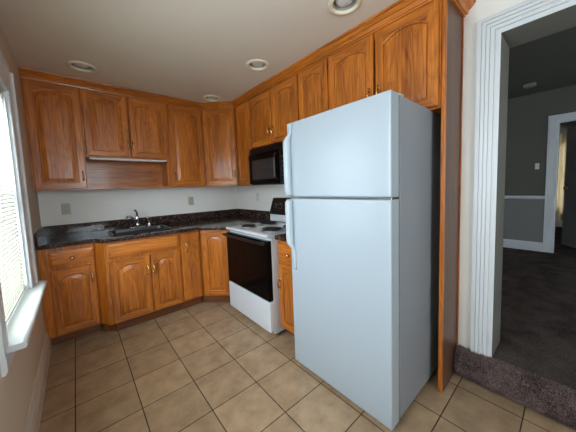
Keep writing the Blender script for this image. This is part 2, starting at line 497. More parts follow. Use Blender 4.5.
extrude_profile_y(bm, [(XL, WZ1), (XL+.016, WZ1), (XL+.020, WZ1+.008), (XL+.020, WZ1+.10), (XL+.030, WZ1+.12), (XL+.030, WZ1+.155), (XL, WZ1+.155)], WY0+.001, WY1-.001)
obj('head_casing', bm, TRIM, wobj)
bm = new_bm()   # stool with rounded nose
extrude_profile_y(bm, [(XL+.001, WZ0-.014), (XL+.070, WZ0-.014), (XL+.076, WZ0-.008), (XL+.078, WZ0), (XL+.074, WZ0+.008), (XL+.066, WZ0+.012), (XL+.001, WZ0+.012)], WY0-.050, WY1+.165)
box(bm, XL-.06, XL+.001, WY0+.019, WY1-.019, WZ0, WZ0+.012)
obj('stool', bm, TRIM, wobj)
bm = new_bm()
extrude_profile_y(bm, [(XL, WZ0-.10), (XL+.010, WZ0-.10), (XL+.018, WZ0-.085), (XL+.018, WZ0-.015), (XL, WZ0-.015)], WY0-.06, WY1+.12)
obj('apron', bm, TRIM, wobj)
def sash(x, z0, z1):
    bm = new_bm(); y0, y1, w = WY0+.02, WY1-.02, .045
    box(bm, x, x+.035, y0, y0+w, z0, z1); box(bm, x, x+.035, y1-w, y1, z0, z1)
    box(bm, x, x+.035, y0+w, y1-w, z0, z0+w); box(bm, x, x+.035, y0+w, y1-w, z1-w, z1)
    s = obj('sash', bm, TRIM, wobj)
    g = new_bm(); box(g, x+.015, x+.019, y0+w, y1-w, z0+w, z1-w); obj('glass', g, GLASS, s)
sash(XL-.10, WZ0+.013, 1.35); sash(XL-.14, 1.31, WZ1-.02)

# mini blind
bl = thing('window_blind', 'white horizontal slat blind hanging in the window by the sink, bottom rail above the sill', 'blind', (XL-.02, (WY0+WY1)/2, WZ0+.03))
by0, by1 = WY0+.022-(WY0+WY1)/2, WY1-.022-(WY0+WY1)/2
BH = WZ1-.02-(WZ0+.03)
pbox('headrail', (-.018, .014, by0, by1, BH-.03, BH-.001), BLIND, bl, .002)
pbox('bottom_rail', (-.012, .012, by0, by1, 0.0, .014), BLIND, bl, .003)
bm = new_bm(); z = .03; ang = math.radians(34)
while z < BH-.04:
    c, s = math.cos(ang), math.sin(ang); w = .0125
    # slightly crowned slat, room edge low
    pts = [(w*c, -w*s), (w*.4*c+.001*s, -w*.4*s+.0012), (-w*.4*c+.001*s, w*.4*s+.0012), (-w*c, w*s)]
    top = [(x, z+q) for x, q in pts]; bot = [(x, z+q-.0006) for x, q in reversed(pts)]
    extrude_profile_y(bm, top+bot, by0+.004, by1-.004)
    z += .023
obj('slats', bm, BLIND, bl)
bm = new_bm()
for yy in (by0+.10, 0, by1-.10):
    for xx in (-.0125, .0125): tube(bm, [(xx, yy, .01), (xx, yy, BH-.02)], .0009, 5)
obj('ladder_cords', bm, CORD, bl)
bm = new_bm(); tube(bm, [(.016, by1-.06, BH-.03), (.018, by1-.055, BH-.65)], .003, 6)
obj('tilt_wand', bm, WHITE_PLATE, bl)

# ------------------------------------------------------------------ doorway casing (kitchen side) and jamb
def door_casing_section():
    # (distance outward from opening edge, height off wall)
    return [(0, 0), (0, .004), (.019, .004), (.019, .0005), (.027, .0005), (.027, .013), (.046, .014), (.046, .009), (.049, .009), (.049, .017), (.066, .018), (.066, .012), (.069, .012), (.069, .020), (.086, .021), (.086, .015), (.089, .015), (.089, .022), (.110, .022), (.110, 0)]
bm = new_bm(); sec = door_casing_section()
path = [(DY1, HZ+.005), (DY1, DZ1), (DY0, DZ1), (DY0, HZ+.005)]
outs = [(1, 0), (1, 1), (-1, 1), (-1, 0)]
rings = []
for (y, z), (oy, oz) in zip(path, outs):
    rings.append([bm.verts.new((XR-h, y+oy*d, z+oz*d)) for d, h in sec])
for A, B in zip(rings, rings[1:]):
    for i in range(len(sec)): bm.faces.new((A[i], A[(i+1)%len(sec)], B[(i+1)%len(sec)], B[i]))
bm.faces.new(rings[0]); bm.faces.new(rings[-1])
cas = struct('trim_1', bm, TRIM)
bm = new_bm()   # jamb boards and stop
for y0, y1 in ((DY1, DY1+.026), (DY0-.026, DY0)): box(bm, XR+.001, XR+WT, y0, y1, HZ+.005, DZ1+.026)
box(bm, XR+.001, XR+WT, DY0, DY1, DZ1, DZ1+.026)
struct('trim_2', bm, SHADE_GREY)

# ------------------------------------------------------------------ hall beyond the doorway
HX = 5.82
bm = new_bm()
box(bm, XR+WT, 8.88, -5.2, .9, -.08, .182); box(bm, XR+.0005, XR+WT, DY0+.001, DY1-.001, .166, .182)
struct('floor_hall', bm, carpet_mat('shaded_hall_carpet_pile', (52, 45, 42), (104, 92, 88)))  # same carpet as the step, the hall's dimness put into darker colours
wall_with_openings_x('wall_hall_far', HX, HX+.12, -5.2, .9, HZ-.012, 2.62, [(-3.30, -2.765, HZ-.011, 2.12)], HALL_UPPER)
sbox('wall_hall_wainscot', (HX-.004, HX, -2.64, .9, HZ+.01, 1.02), HALL_WALL)
sbox('wall_hall_side', (XR+WT, 9.0, .9, 1.0, HZ-.012, 2.7), HALL_WALL)
sbox('wall_hall_front', (XR+WT, 9.0, -5.3, -5.2, HZ-.012, 2.7), HALL_WALL)
sbox('ceiling_hall', (XR+WT, 9.0, -5.3, 1.0, 2.62, 2.70), HALL_UPPER)
wall_with_openings_x('wall_far_room', 8.9, 9.0, -5.2, .9, HZ-.012, 2.62, [(-3.3, -2.4, .55, 2.15)], HALL_WALL)
bm = new_bm(); box(bm, 8.93, 8.96, -3.3, -3.25, .55, 2.15); box(bm, 8.93, 8.96, -2.45, -2.4, .55, 2.15)
box(bm, 8.93, 8.96, -3.25, -2.45, .55, .6); box(bm, 8.93, 8.96, -3.25, -2.45, 2.1, 2.15); box(bm, 8.93, 8.96, -3.25, -2.45, 1.33, 1.37)
w4 = struct('window_3', bm, TRIM); bm = new_bm(); box(bm, 8.943, 8.947, -3.25, -2.45, .6, 2.1); obj('glass', bm, GLASS, w4)
# curtain
bm = new_bm(); n = 90; top = []; bot = []
for i in range(n+1):
    y = -3.45 + 1.2*i/n; x = 8.80 + .02*math.sin(i*1.1); top.append((x, y)); bot.append((x+.003, y))
prism(bm, top + bot[::-1], .36, 2.32)
tag(obj('curtain', bm, CURTAIN), 'pale curtain over a bright window seen through the far doorway', 'curtain')
# baseboard, chair rail, door casing of the hall's far wall
bm = new_bm(); extrude_profile_y(bm, [(HX, HZ), (HX-.018, HZ), (HX-.018, HZ+.12), (HX-.008, HZ+.15), (HX, HZ+.15)], -2.645, .89)
struct('baseboard_hall', bm, TRIM)
bm = new_bm(); extrude_profile_y(bm, [(HX, 1.00), (HX-.02, 1.01), (HX-.028, 1.03), (HX-.012, 1.05), (HX, 1.055)], -2.645, .89)
struct('trim_3', bm, TRIM)
bm = new_bm()
sec = [(0, 0), (0, .014), (.02, .018), (.03, .012), (.05, .012), (.06, .018), (.09, .018), (.10, .026), (.12, .026), (.12, 0)]
rings = []
for (y, z), (oy, oz) in zip([(-2.765, HZ), (-2.765, 2.12), (-3.30, 2.12), (-3.30, HZ)], outs):
    rings.append([bm.verts.new((HX-h, y+oy*d, z+oz*d)) for d, h in sec])
for A, B in zip(rings, rings[1:]):
    for i in range(len(sec)): bm.faces.new((A[i], A[(i+1)%len(sec)], B[(i+1)%len(sec)], B[i]))
bm.faces.new(rings[0]); bm.faces.new(rings[-1])
struct('trim_4', bm, TRIM)
# door standing open into the far room
dl = bpy.data.objects.new('door_2', None); C.objects.link(dl); dl['kind'] = 'structure'
dl.location = (5.97, -3.275, HZ+.012)
dl.rotation_euler = (0, 0, math.atan2(-2.835+3.275, 6.63-5.97))
bm = new_bm(); box(bm, 0, .79, -.018, .018, 0, 1.94)
obj('door_leaf', bm, TRIM, dl, bevel=.003)
for z0, z1 in ((.18, .82), (1.0, 1.78)):
    for x0, x1 in ((.10, .36), (.43, .69)):
        pass
bm = new_bm()
for z0, z1 in ((.18, .82), (1.0, 1.78)):
    for x0, x1 in ((.10, .36), (.43, .69)):
        for s in (-1, 1):
            loops(bm, [[(x, s*.018, z) for x, z in rounded_rect(x0, x1, z0, z1, .004, 1)], [(x, s*.024, z) for x, z in rounded_rect(x0+.012, x1-.012, z0+.012, z1-.012, .004, 1)]])
obj('moulding', bm, TRIM, dl)
bm = new_bm()
for s in (-1, 1): lathe(bm, [(0, s*.062), (.02, s*.058), (.026, s*.045), (.018, s*.034), (.010, s*.03), (.010, s*.022), (.026, s*.020), (.026, s*.018), (0, s*.018)], 16, (.73, 0, .96), 'y')
obj('door_knob', bm, BRASS, dl, smooth=True)

# hall carpet, wrapping over the step nosing
def step_profile(s):
    """from the tile up the riser, over the nose and into the hall; returns (x, z)"""
    P = [(2.296, 0.002), (2.272, .022), (2.246, .055), (2.232, .095), (2.232, .130), (2.244, .160), (2.272, .178), (2.31, .182), (2.336, .182)]
    f = s*(len(P)-1); i = min(int(f), len(P)-2); t = f-i
    return (P[i][0]*(1-t)+P[i+1][0]*t, P[i][1]*(1-t)+P[i+1][1]*t)
bm = new_bm()
NS, NY = 44, 260; ya, yb = -2.4445, -4.35
grid = []
for j in range(NY+1):
    y = ya + (yb-ya)*j/NY; row = []
    edge = max(0, 1-abs(y-ya)/.03)
    for i in range(NS+1):
        x, z = step_profile(i/NS)
        n = noise.noise(Vector((x*55, y*55, z*55)))*.006 + noise.noise(Vector((x*14, y*14, z*14)))*.007
        k = math.sin(PI*min(1, i/NS*1.0))
        row.append(bm.verts.new((x - n*.9*k + edge*.02*k, y, max(.002, z + n*.5*k - edge*.012*k))))
    grid.append(row)
for A, B in zip(grid, grid[1:]):
    for i in range(NS): bm.faces.new((A[i], A[i+1], B[i+1], B[i]))
# end cap towards the cabinet panel and solid back
backs = [bm.verts.new((2.3355, y, .002)) for y in (ya, yb)]
bm.faces.new(grid[0] + [backs[0]]); bm.faces.new(grid[-1] + [backs[1]])
# tufts along the step
random.seed(3)
for k in range(17000):
    s = random.random()*.96+.02; y = ya - random.random()*1.25
    x, z = step_profile(s); x2, z2 = step_profile(min(1, s+.02))
    tx, tz = x2-x, z2-z; l = math.hypot(tx, tz) or 1
    nx_, nz_ = -tz/l, tx/l
    h = random.uniform(.008, .020); w = random.uniform(.0018, .0036)
    a = random.uniform(-.9, .9); b_ = random.uniform(-.5, .9)
    d = Vector((nx_ + b_*tx/l, a, nz_ + b_*tz/l)).normalized()*h
    th = random.uniform(0, PI); e = Vector((tx/l*math.cos(th), math.sin(th), tz/l*math.cos(th)))*w
    p = Vector((x, y, max(z, .003)))
    q = p + d; q.z = max(q.z, .002)
    if q.y > ya + .004: continue
    bm.faces.new((bm.verts.new(p-e), bm.verts.new(p+e), bm.verts.new(q)))
tag(obj('step_carpet', bm, CARPET_LIT), 'worn brown grey pile carpet wrapped over the step edge below the doorway', 'carpet', kind='stuff')

# hall light switch and ceiling detector
ls = thing('light_switch', 'small white light switch on the dim hall wall above the chair rail', 'light switch', (HX, -2.545, 1.51))
bm = new_bm(); box(bm, -.006, 0, -.024, .024, -.046, .046); obj('plate', bm, WHITE_PLATE, ls, bevel=.002)
bm = new_bm(); box(bm, -.016, -.006, -.006, .006, -.004, .014); obj('toggle', bm, WHITE_PLATE, ls)
bm = new_bm(); lathe(bm, [(0, -.04), (.05, -.038), (.064, -.028), (.068, -.004), (.068, 0), (0, 0)], 28)
sd = obj('smoke_detector', bm, SHADE_GREY, smooth=True); sd.location = (5.25, -2.48, 2.62)
tag(sd, 'round smoke detector on the dark hall ceiling', 'smoke detector')

# ------------------------------------------------------------------ cabinet kit (local frame: x along the face, y into the cabinet, z up)
DT = .022   # door thickness
def rect_loop(x0, x1, z0, z1, N):
    """same topology as arch_loop: bottom-left, bottom-right, then N+1 points over the top from right to left"""
    pts = [(x0, z0), (x1, z0)]
    for k in range(N+1):
        pts.append((x1 + (x0-x1)*k/N, z1))
    return pts
def arch_loop(x0, x1, z0, zs, rise, N):
    pts = [(x0, z0), (x1, z0)]
    for k in range(N+1):
        s = 1-2*k/N
        a = math.sqrt(max(0, 1-(s*.86)**2)); a0 = math.sqrt(1-.86**2); arc = (a-a0)/(1-a0)
        bell = .5*(1+math.cos(PI*s))
        pts.append((x1 + (x0-x1)*k/N, zs + rise*(.80*arc+.20*bell)))
    return pts
def raised_door(name, parent, x0, x1, z0, z1, arch=True, rail=.052, horizontal=False):
    w, h = x1-x0, z1-z0; N = 18; t = DT
    st = min(rail, w*.19)
    rise = min(.042, w*.13) if arch else 0.0
    ox0, ox1, oz0 = st, w-st, rail
    zs = h - rail - rise if arch else h-rail
    if arch: zs -= .004
    def R(i, y): return [(x, y, z) for x, z in rect_loop(i, w-i, i, h-i, N)]
    def A(i, y): return [(x, y, z) for x, z in arch_loop(ox0+i, ox1-i, oz0+i, zs-i, rise, N)]
    bm = new_bm()
    pi = min(.042, (w-2*st)*.20)
    fs = loops(bm, [R(0, 0), R(0, -t+.006), R(.002, -t+.002), R(.006, -t), A(0, -t), A(.003, -t+.0012), A(.006, -t+.004), A(.0065, -t+.012), A(.0105, -t+.012), A(.011, -t+.007), A(pi, -t+.0012), A(pi+.003, -t)])
    bm.faces.ensure_lookup_table()
    # rails get level grain, stiles and panel upright grain
    for f in bm.faces:
        c = f.calc_center_median()
        on_panel = ox0+.004 < c.x < ox1-.004 and oz0+.004 < c.z
        f.material_index = 0
        if horizontal: f.material_index = 1
        elif ox0+.002 < c.x < ox1-.002 and (c.z < oz0 or c.z > h-rail-.002): f.material_index = 1
    o = obj(name, bm, (OAK_V, OAK_H), parent)
    o.location = (x0, 0, z0)
    for p in o.data.polygons: p.use_smooth = False
    return o
def slab_front(name, parent, x0, x1, z0, z1, m, step=.012):
    w, h = x1-x0, z1-z0; t = DT; bm = new_bm()
    def R(i, y): return [(i, y, i), (w-i, y, i), (w-i, y, h-i), (i, y, h-i)]
    loops(bm, [R(0, 0), R(0, -t+.009), R(.004, -t+.006), R(step, -t+.005), R(step+.005, -t+.001), R(step+.010, -t)])
    o = obj(name, bm, m, parent); o.location = (x0, 0, z0); return o
def pull(parent, x, z, ln=.085, m=PULL):
    """vertical ornamental pull with back plate tips, on the door's own frame"""
    bm = new_bm(); y = -DT
    for zz in (z-ln/2+.012, z+ln/2-.012): tube(bm, [(x, y, zz), (x, y-.022, zz)], .0042, 8)
    pts = smooth_path([(x, y-.020, z-ln/2), (x, y-.024, z-ln/4), (x, y-.027, z), (x, y-.024, z+ln/4), (x, y-.020, z+ln/2)], 4)
    n = len(pts); rs = [.0035 + .0028*math.sin(PI*i/(n-1)) for i in range(n)]
    tube(bm, pts, rs, 10)
    box(bm, x-.007, x+.007, y-.002, y, z-ln/2-.006, z-ln/2+.026); box(bm, x-.007, x+.007, y-.002, y, z+ln/2-.026, z+ln/2+.006)
    return obj('handle', bm, m, parent, smooth=True)
def knob(parent, x, z):
    bm = new_bm(); lathe(bm, [(0, -DT-.028), (.009, -DT-.027), (.0155, -DT-.020), (.014, -DT-.014), (.006, -DT-.009), (.006, -DT-.004), (.012, -DT-.001), (.012, -DT+.002), (0, -DT+.002)], 20, (x, 0, z), 'y')
    return obj('knob', bm, BRASS, parent, smooth=True)
def carcass(parent, w, d, h, m=OAK_V, name='carcass'):
    return pbox(name, (0.0005, w-.0005, .0185, d, 0, h), m, parent)
def face_frame(parent, w, z0, z1, openings, name='face_frame'):
    """frame board with real openings behind the doors"""
    bm = new_bm(); xs = 0.0005
    op = sorted(openings)
    y0, y1 = 0, .018
    cols = {}
    for o in op: cols.setdefault((o[0], o[1]), []).append((o[2], o[3]))
    x = xs
    for (a, b), zz in sorted(cols.items()):
        box(bm, x, a, y0, y1, z0, z1); z = z0
        for q0, q1 in sorted(zz):
            box(bm, a, b, y0, y1, z, q0); z = q1
        box(bm, a, b, y0, y1, z, z1); x = b
    box(bm, x, w-.0005, y0, y1, z0, z1)
    return obj(name, bm, OAK_V, parent)

ROT_R = -PI/2      # cabinets on the right wall: local x runs towards the camera
FY = .249          # face frame plane, back wall uppers
FXR = 2.026        # face frame plane, right wall uppers
ZU, ZT = 1.368, 2.34
def wall_cabinet(label, loc, rot, w, d, z0, doors, group=None, arch=True, top=ZT+.06):
    t = thing('wall_cabinet', label, 'cabinet', (loc[0], loc[1], z0), rot, group)
    h = top - z0
    carcass(t, w, d, h)
    face_frame(t, w, 0, h, [(doors[0][0]+.018, doors[-1][1]-.018, .03, ZT-z0-.04)])
    for a, b, hx, hz in doors:
        dz0 = .010
        o = raised_door('door', t, a, b, dz0, ZT-.005-z0)
        if hx is not None: pull(o, hx-a, hz-z0-dz0)
    return t
GU = 'arched oak wall cabinets'
A = wall_cabinet('tall single door oak wall cabinet in the corner beside the window', (XL+.002, FY), 0, .382, .30, ZU,
                 [(.012, .374, .350, 1.50)], GU)
Bc = wall_cabinet('short two door oak wall cabinet with an open shelf niche under it above the sink', (.517, FY), 0, .770, .30, 1.690,
                  [(.010, .378, .362, 1.83), (.392, .757, .408, 1.83)], GU)
bm = new_bm(); box(bm, .006, .764, .285, .300, -.300, 0); obj('niche_back', bm, OAK_H, Bc)
bm = new_bm(); box(bm, .0015, .7685, .002, .300, -.322, -.302); obj('niche_shelf', bm, OAK_H, Bc)
bm = new_bm(); box(bm, .744, .7685, .002, .284, -.301, -.001); obj('niche_side', bm, OAK_V, Bc)
Cc = wall_cabinet('tall single door oak wall cabinet between the shelf niche and the angled corner cabinet', (1.288, FY), 0, .420, .30, ZU,
                  [(.014, .411, .034+.014, 1.50)], GU)
# diagonal corner cabinet
dc = thing('corner_wall_cabinet', 'angled oak wall cabinet across the back corner of the room', 'cabinet', (1.711, FY, ZU), -PI/4, GU)
DW = .4455
bm = new_bm()
cs = math.sqrt(.5)
def loc45(X, Y, ox, oy): dx, dy = X-ox, Y-oy; return (dx*cs - dy*cs, dx*cs + dy*cs)
pts = [loc45(X, Y, 1.711, FY) for X, Y in ((1.711+.055, FY+.0005), (2.0265, -.011), (2.334, -.066+.026), (2.334, .551), (1.7105, .551), (1.7105, FY+.026))]
prism(bm, pts, 0, ZT+.06-ZU); obj('carcass', bm, OAK_V, dc)
ff = face_frame(dc, DW-.024, 0, ZT+.06-ZU, [(.035, DW-.060, .03, ZT-ZU-.04)]); ff.location = (.010, 0, 0)
o = raised_door('door', dc, .022, DW-.022, .010, ZT-.005-ZU); pull(o, DW-.022-.022-.024, 1.52-ZU-.01)

def rw(Y): return (FXR, Y)
E_ = wall_cabinet('narrow oak wall cabinet beside the black microwave', rw(-.068), ROT_R, .344, .308, ZU, [(.020, .330, None, 0)], GU)
F_ = wall_cabinet('two door oak wall cabinet directly over the black microwave', rw(-.412), ROT_R, .833, .308, 1.775,
                  [(.008, .408, .390, 1.915), (.426, .823, .446, 1.915)], GU)
G_ = wall_cabinet('single door oak wall cabinet between the microwave and refrigerator cabinets', rw(-1.245), ROT_R, .355, .308, ZU, [(.012, .347, None, 0)], GU)
H_ = wall_cabinet('wide two door oak wall cabinet over the white refrigerator', rw(-1.600), ROT_R, .815, .308, 1.743,
                  [(.008, .402, .375, 1.935), (.418, .806, .442, 1.935)], GU)

# crown moulding swept round the uppers and the end panel
bm = new_bm()
cp = [(0, 2.343), (.012, 2.343), (.014, 2.352), (.024, 2.353), (.028, 2.360), (.026, 2.366), (.030, 2.372), (.040, 2.378), (.052, 2.388), (.058, 2.395), (.054, 2.398), (.064, 2.400), (.066, ZC-.001), (0, ZC-.001)]
path = [Vector((XL+.002, FY)), Vector((1.711, FY)), Vector((FXR, -.066)), Vector((FXR, -2.438)), Vector((XR-.001, -2.438))]
rings = []
for i, p in enumerate(path):
    def nrm(a, b): d = (b-a).normalized(); return Vector((d.y, -d.x))
    if i == 0: n = nrm(path[0], path[1]); k = 1
    elif i == len(path)-1: n = nrm(path[-2], path[-1]); k = 1
    else:
        n1, n2 = nrm(path[i-1], p), nrm(p, path[i+1]); n = (n1+n2).normalized(); k = 1/max(.3, n.dot(n1))
    rings.append([bm.verts.new((p.x+n.x*d*k, p.y+n.y*d*k, z)) for d, z in cp])
for A_, B_ in zip(rings, rings[1:]):
    for i in range(len(cp)): bm.faces.new((A_[i], A_[(i+1)%len(cp)], B_[(i+1)%len(cp)], B_[i]))
bm.faces.new(rings[0]); bm.faces.new(rings[-1])
for f in bm.faces:
    c = f.calc_center_median(); f.material_index = 1 if c.x > 1.9 and c.y > -2.43 else 0
tag(obj('crown_molding', bm, (OAK_H, OAK_Y)), 'oak crown molding running along the ceiling over all wall cabinets', 'molding')

# tall end panel beside the refrigerator
ep = thing('refrigerator_end_panel', 'tall brown oak end panel between the refrigerator and the doorway', 'panel', (2.033, -2.437, 0))
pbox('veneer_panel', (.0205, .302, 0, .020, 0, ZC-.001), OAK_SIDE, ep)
pbox('front_edge_strip', (0, .020, -.001, .021, 0, 2.342), OAK_V, ep, .002)
pbox('wall_scribe', (.288, .302, -.006, -.0005, .19, 2.342), OAK_V, ep)

# under-cabinet light
ul = thing('under_cabinet_light', 'slim white light strip under the short cabinet over the sink niche', 'light', (.545, FY+.012, 1.672))
pbox('housing', (0, .715, 0, .055, 0, .017), WHITE_PLATE, ul, .004)
pbox('diffuser', (.02, .695, .008, .045, -.004, .0005), BULB, ul)

# ------------------------------------------------------------------ base cabinets
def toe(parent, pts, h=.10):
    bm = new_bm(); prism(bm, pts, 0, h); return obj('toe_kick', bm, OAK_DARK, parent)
GB = 'oak base cabinets'
def base_body(t, w, d, z0=.10, z1=.876):
    pbox('carcass', (.0005, w-.0005, .0185, d, z0, z1), OAK_V, t)
bA = thing('base_cabinet', 'oak base cabinet with one drawer and one door beside the window wall', 'cabinet', (XL+.024, -.035, 0), 0, GB)
base_body(bA, .343, .585)
face_frame(bA, .343, .10, .876, [(.07, .32, .14, .655), (.07, .32, .72, .825)])
o = raised_door('door', bA, .043, .341, .108, .682); pull(o, .271, .565-.108)
o = slab_front('drawer', bA, .043, .341, .708, .836, OAK_H); knob(o, .149, .064)
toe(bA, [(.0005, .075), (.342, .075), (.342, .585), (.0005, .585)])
pbox('scribe', (-.022, -.0005, 0, .02, .0, .876), OAK_V, bA)
# sink base
SX = .5035
bS = thing('sink_base_cabinet', 'wide oak sink base cabinet standing forward with a false drawer and two doors', 'cabinet', (SX, -.147, 0), 0, GB)
face = new_bm(); prism(face, [(0, .112), (.066, 0), (.080, .014), (.014, .124)], .10, .876); obj('angled_filler', face, OAK_V, bS)
bm = new_bm(); box(bm, .0665+.015, .7155, .0185, .69, .10, .69); box(bm, .015, .0815, .1245, .69, .10, .876); box(bm, .70, .7155, .0185, .69, .69, .876); obj('carcass', bm, OAK_V, bS)
bm = new_bm()
for b_ in ((.0665, .105, .10, .876), (.105, .69, .10, .13), (.105, .69, .855, .876), (.105, .69, .695, .735), (.69, .7155, .10, .876), (.415, .435, .13, .695)):
    box(bm, b_[0], b_[1], 0, .018, b_[2], b_[3])
obj('face_frame', bm, OAK_V, bS)
slab_front('false_drawer', bS, .092, .704, .722, .856, OAK_H)
o = raised_door('door', bS, .092, .418, .108, .700); pull(o, .326-.020, .55-.108)
o = raised_door('door', bS, .428, .704, .108, .700); pull(o, .020, .55-.108)
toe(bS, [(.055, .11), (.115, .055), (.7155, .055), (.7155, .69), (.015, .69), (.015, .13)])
# narrow cabinet
bN = thing('narrow_base_cabinet', 'narrow plain flat door oak base cabinet right of the sink doors', 'cabinet', (1.2195, -.147, 0), 0, GB)
base_body(bN, .218, .69)
face_frame(bN, .218, .10, .876, [(.03, .19, .14, .84)])
bm = new_bm(); w, h = .195, .742
loops(bm, [[(i, y, i), (w-i, y, i), (w-i, y, h-i), (i, y, h-i)] for i, y in ((0, 0), (0, -DT+.006), (.002, -DT+.002), (.006, -DT))])
o = obj('door', bm, OAK_V, bN); o.location = (.006, 0, .118); pull(o, .055, .70-.118)
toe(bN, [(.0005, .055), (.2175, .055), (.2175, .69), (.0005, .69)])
# angled corner base
BX, BY = 1.438, -.147
bD = thing('corner_base_cabinet', 'angled oak corner base cabinet with one tall arched door left of the stove', 'cabinet', (BX, BY, 0), -PI/4, GB)
BW = (1.701-1.438)/cs
pts = [loc45(X, Y, BX, BY) for X, Y in ((BX+.05, BY+.0), (1.701, -.407+.048), (1.701, -.488), (2.334, -.488), (2.334, .551), (1.4385, .551), (1.4385, BY+.028))]
bm = new_bm(); prism(bm, pts, .10, .876); obj('carcass', bm, OAK_V, bD)
ff = face_frame(bD, BW-.020, .10, .876, [(.05, BW-.07, .14, .84)]); ff.location = (.012, 0, 0)
o = raised_door('door', bD, .040, BW-.045, .116, .862)
pts = [loc45(X, Y, BX, BY) for X, Y in ((1.452, -.098), (1.50, -.145), (1.755, -.40), (1.755, -.488), (2.33, -.488), (2.33, .55), (1.452, .55))]
toe(bD, pts)
# base cabinet right of the range
bR = thing('base_cabinet', 'narrow oak base cabinet with knobbed drawer squeezed between stove and refrigerator', 'cabinet', (1.701, -1.260, 0), ROT_R, GB)
base_body(bR, .340, .63)
face_frame(bR, .340, .10, .876, [(.04, .30, .14, .64), (.04, .30, .71, .82)])
o = raised_door('door', bR, .016, .325, .108, .672); pull(o, .024, .50-.108)
o = slab_front('drawer', bR, .016, .325, .692, .838, OAK_H); knob(o, .150, .073)
toe(bR, [(.0005, .075), (.3395, .075), (.3395, .63), (.0005, .63)])

# ------------------------------------------------------------------ countertops
ct = thing('countertop', 'dark speckled granite countertop with backsplash around the sink and back corner', 'countertop', (XL, YB, .878))
def L_(x, y): return (x-XL, y-YB)
SKX0, SKX1, SKY0, SKY1 = .64, 1.19, -.085, .345
bm = new_bm()
outer = [L_(*p) for p in ((XL+.001, YB-.001), (XL+.001, -.080), (.500, -.080), (.515, -.088), (.560, -.180), (.575, -.192), (1.405, -.192), (1.42, -.196), (1.668, -.444), (1.672, -.456), (1.672, -.4905), (XR-.001, -.4905), (XR-.001, YB-.001))]
hole = [L_(x, y) for x, y in rounded_rect(SKX0+.012, SKX1-.012, SKY0+.012, SKY1-.012, .05, 5)]
holed_slab(bm, outer, [hole], 0, .036)
obj('slab', bm, GRANITE, ct, bevel=.006)
sp = .020
bm = new_bm(); box(bm, .0015, XR-XL-.0015, -sp, -.0008, .0362, .136); obj('backsplash', bm, GRANITE, ct, bevel=.002)
bm = new_bm(); box(bm, XR-XL-sp, XR-XL-.0015, -.4905-YB, -sp-.0008, .0362, .136); obj('side_splash', bm, GRANITE, ct, bevel=.002)
bm = new_bm(); box(bm, .0015, sp, -.078-YB, -sp-.0008, .0362, .136); obj('side_splash', bm, GRANITE, ct, bevel=.002)
c2 = thing('countertop', 'short dark granite counter piece between the stove and the refrigerator', 'countertop', (1.665, -1.2605, .878))
bm = new_bm(); box(bm, 0, XR-1.666, -.3415, 0, 0, .036); obj('slab', bm, GRANITE, c2, bevel=.006)
bm = new_bm(); box(bm, XR-1.665-sp, XR-1.666, -.3415, 0, .0362, .136); obj('side_splash', bm, GRANITE, c2, bevel=.002)

# sink, faucet, sprayer
sk = thing('kitchen_sink', 'black drop-in kitchen sink set in the granite counter', 'sink', ((SKX0+SKX1)/2, (SKY0+SKY1)/2, .9145))
hw, hd = (SKX1-SKX0)/2, (SKY1-SKY0)/2
bm = new_bm()
def RR(i, z, r): return [(x, y, z) for x, y in rounded_rect(-hw+i, hw-i, -hd+i, hd-i, r, 5)]
loops(bm, [RR(0, .0002, .06), RR(.002, .006, .06), RR(.008, .009, .056), RR(.020, .009, .05), RR(.026, .004, .046)], cap_first=False, cap_last=False)
obj('rim', bm, SINK_M, sk, smooth=True)
bm = new_bm()
loops(bm, [RR(.026, .004, .046), RR(.030, -.02, .045), RR(.036, -.17, .045), RR(.060, -.19, .04)], cap_first=False)
obj('bowl', bm, SINK_M, sk, smooth=False)
bm = new_bm(); lathe(bm, [(0, -.186), (.03, -.186), (.042, -.184), (.045, -.188), (.045, -.1895)], 24); obj('drain', bm, CHROME, sk, smooth=True)
fc = thing('faucet', 'chrome single lever faucet with arched spout behind the sink', 'faucet', (.933, .405, .9145))
bm = new_bm(); loops(bm, [[(x, y, z) for x, y in rounded_rect(-.085-i, .085+i, -.026-i, .026+i, .025+i, 5)] for i, z in ((0, 0), (0, .006), (-.006, .011))]); obj('base_plate', bm, CHROME, fc, smooth=True)
bm = new_bm(); lathe(bm, [(0, .010), (.026, .010), (.024, .03), (.022, .09), (.024, .10), (.024, .125), (.016, .14), (0, .145)], 24); obj('body', bm, CHROME, fc, smooth=True)
bm = new_bm(); pth = smooth_path([(-.010, -.006, .075), (-.045, -.04, .118), (-.085, -.09, .145), (-.115, -.135, .138), (-.122, -.148, .115)], 5)
tube(bm, pth, [.015-.004*i/len(pth) for i in range(len(pth))], 14); obj('spout', bm, CHROME, fc, smooth=True)
bm = new_bm(); pth = smooth_path([(0, 0, .138), (.004, .004, .165), (-.006, -.01, .19), (-.02, -.03, .205)], 4); tube(bm, pth, [.011, .0105, .010, .0095, .009, .0085, .008, .008, .008, .008, .009, .010, .010][:len(pth)], 12); obj('lever', bm, BLACK_PLASTIC, fc, smooth=True)
ss = thing('side_sprayer', 'small chrome side sprayer standing right of the faucet', 'sprayer', (1.052, .405, .9145))
bm = new_bm(); lathe(bm, [(0, 0), (.024, 0), (.024, .006), (.016, .012), (.013, .03), (.012, .045), (0, .045)], 20); obj('holder', bm, CHROME, ss, smooth=True)
bm = new_bm(); pth = smooth_path([(0, 0, .04), (0, 0, .075), (-.006, -.012, .10), (-.018, -.028, .112)], 5); tube(bm, pth, [.011+.005*i/len(pth) for i in range(len(pth))], 12); obj('spray_head', bm, CHROME, ss, smooth=True)

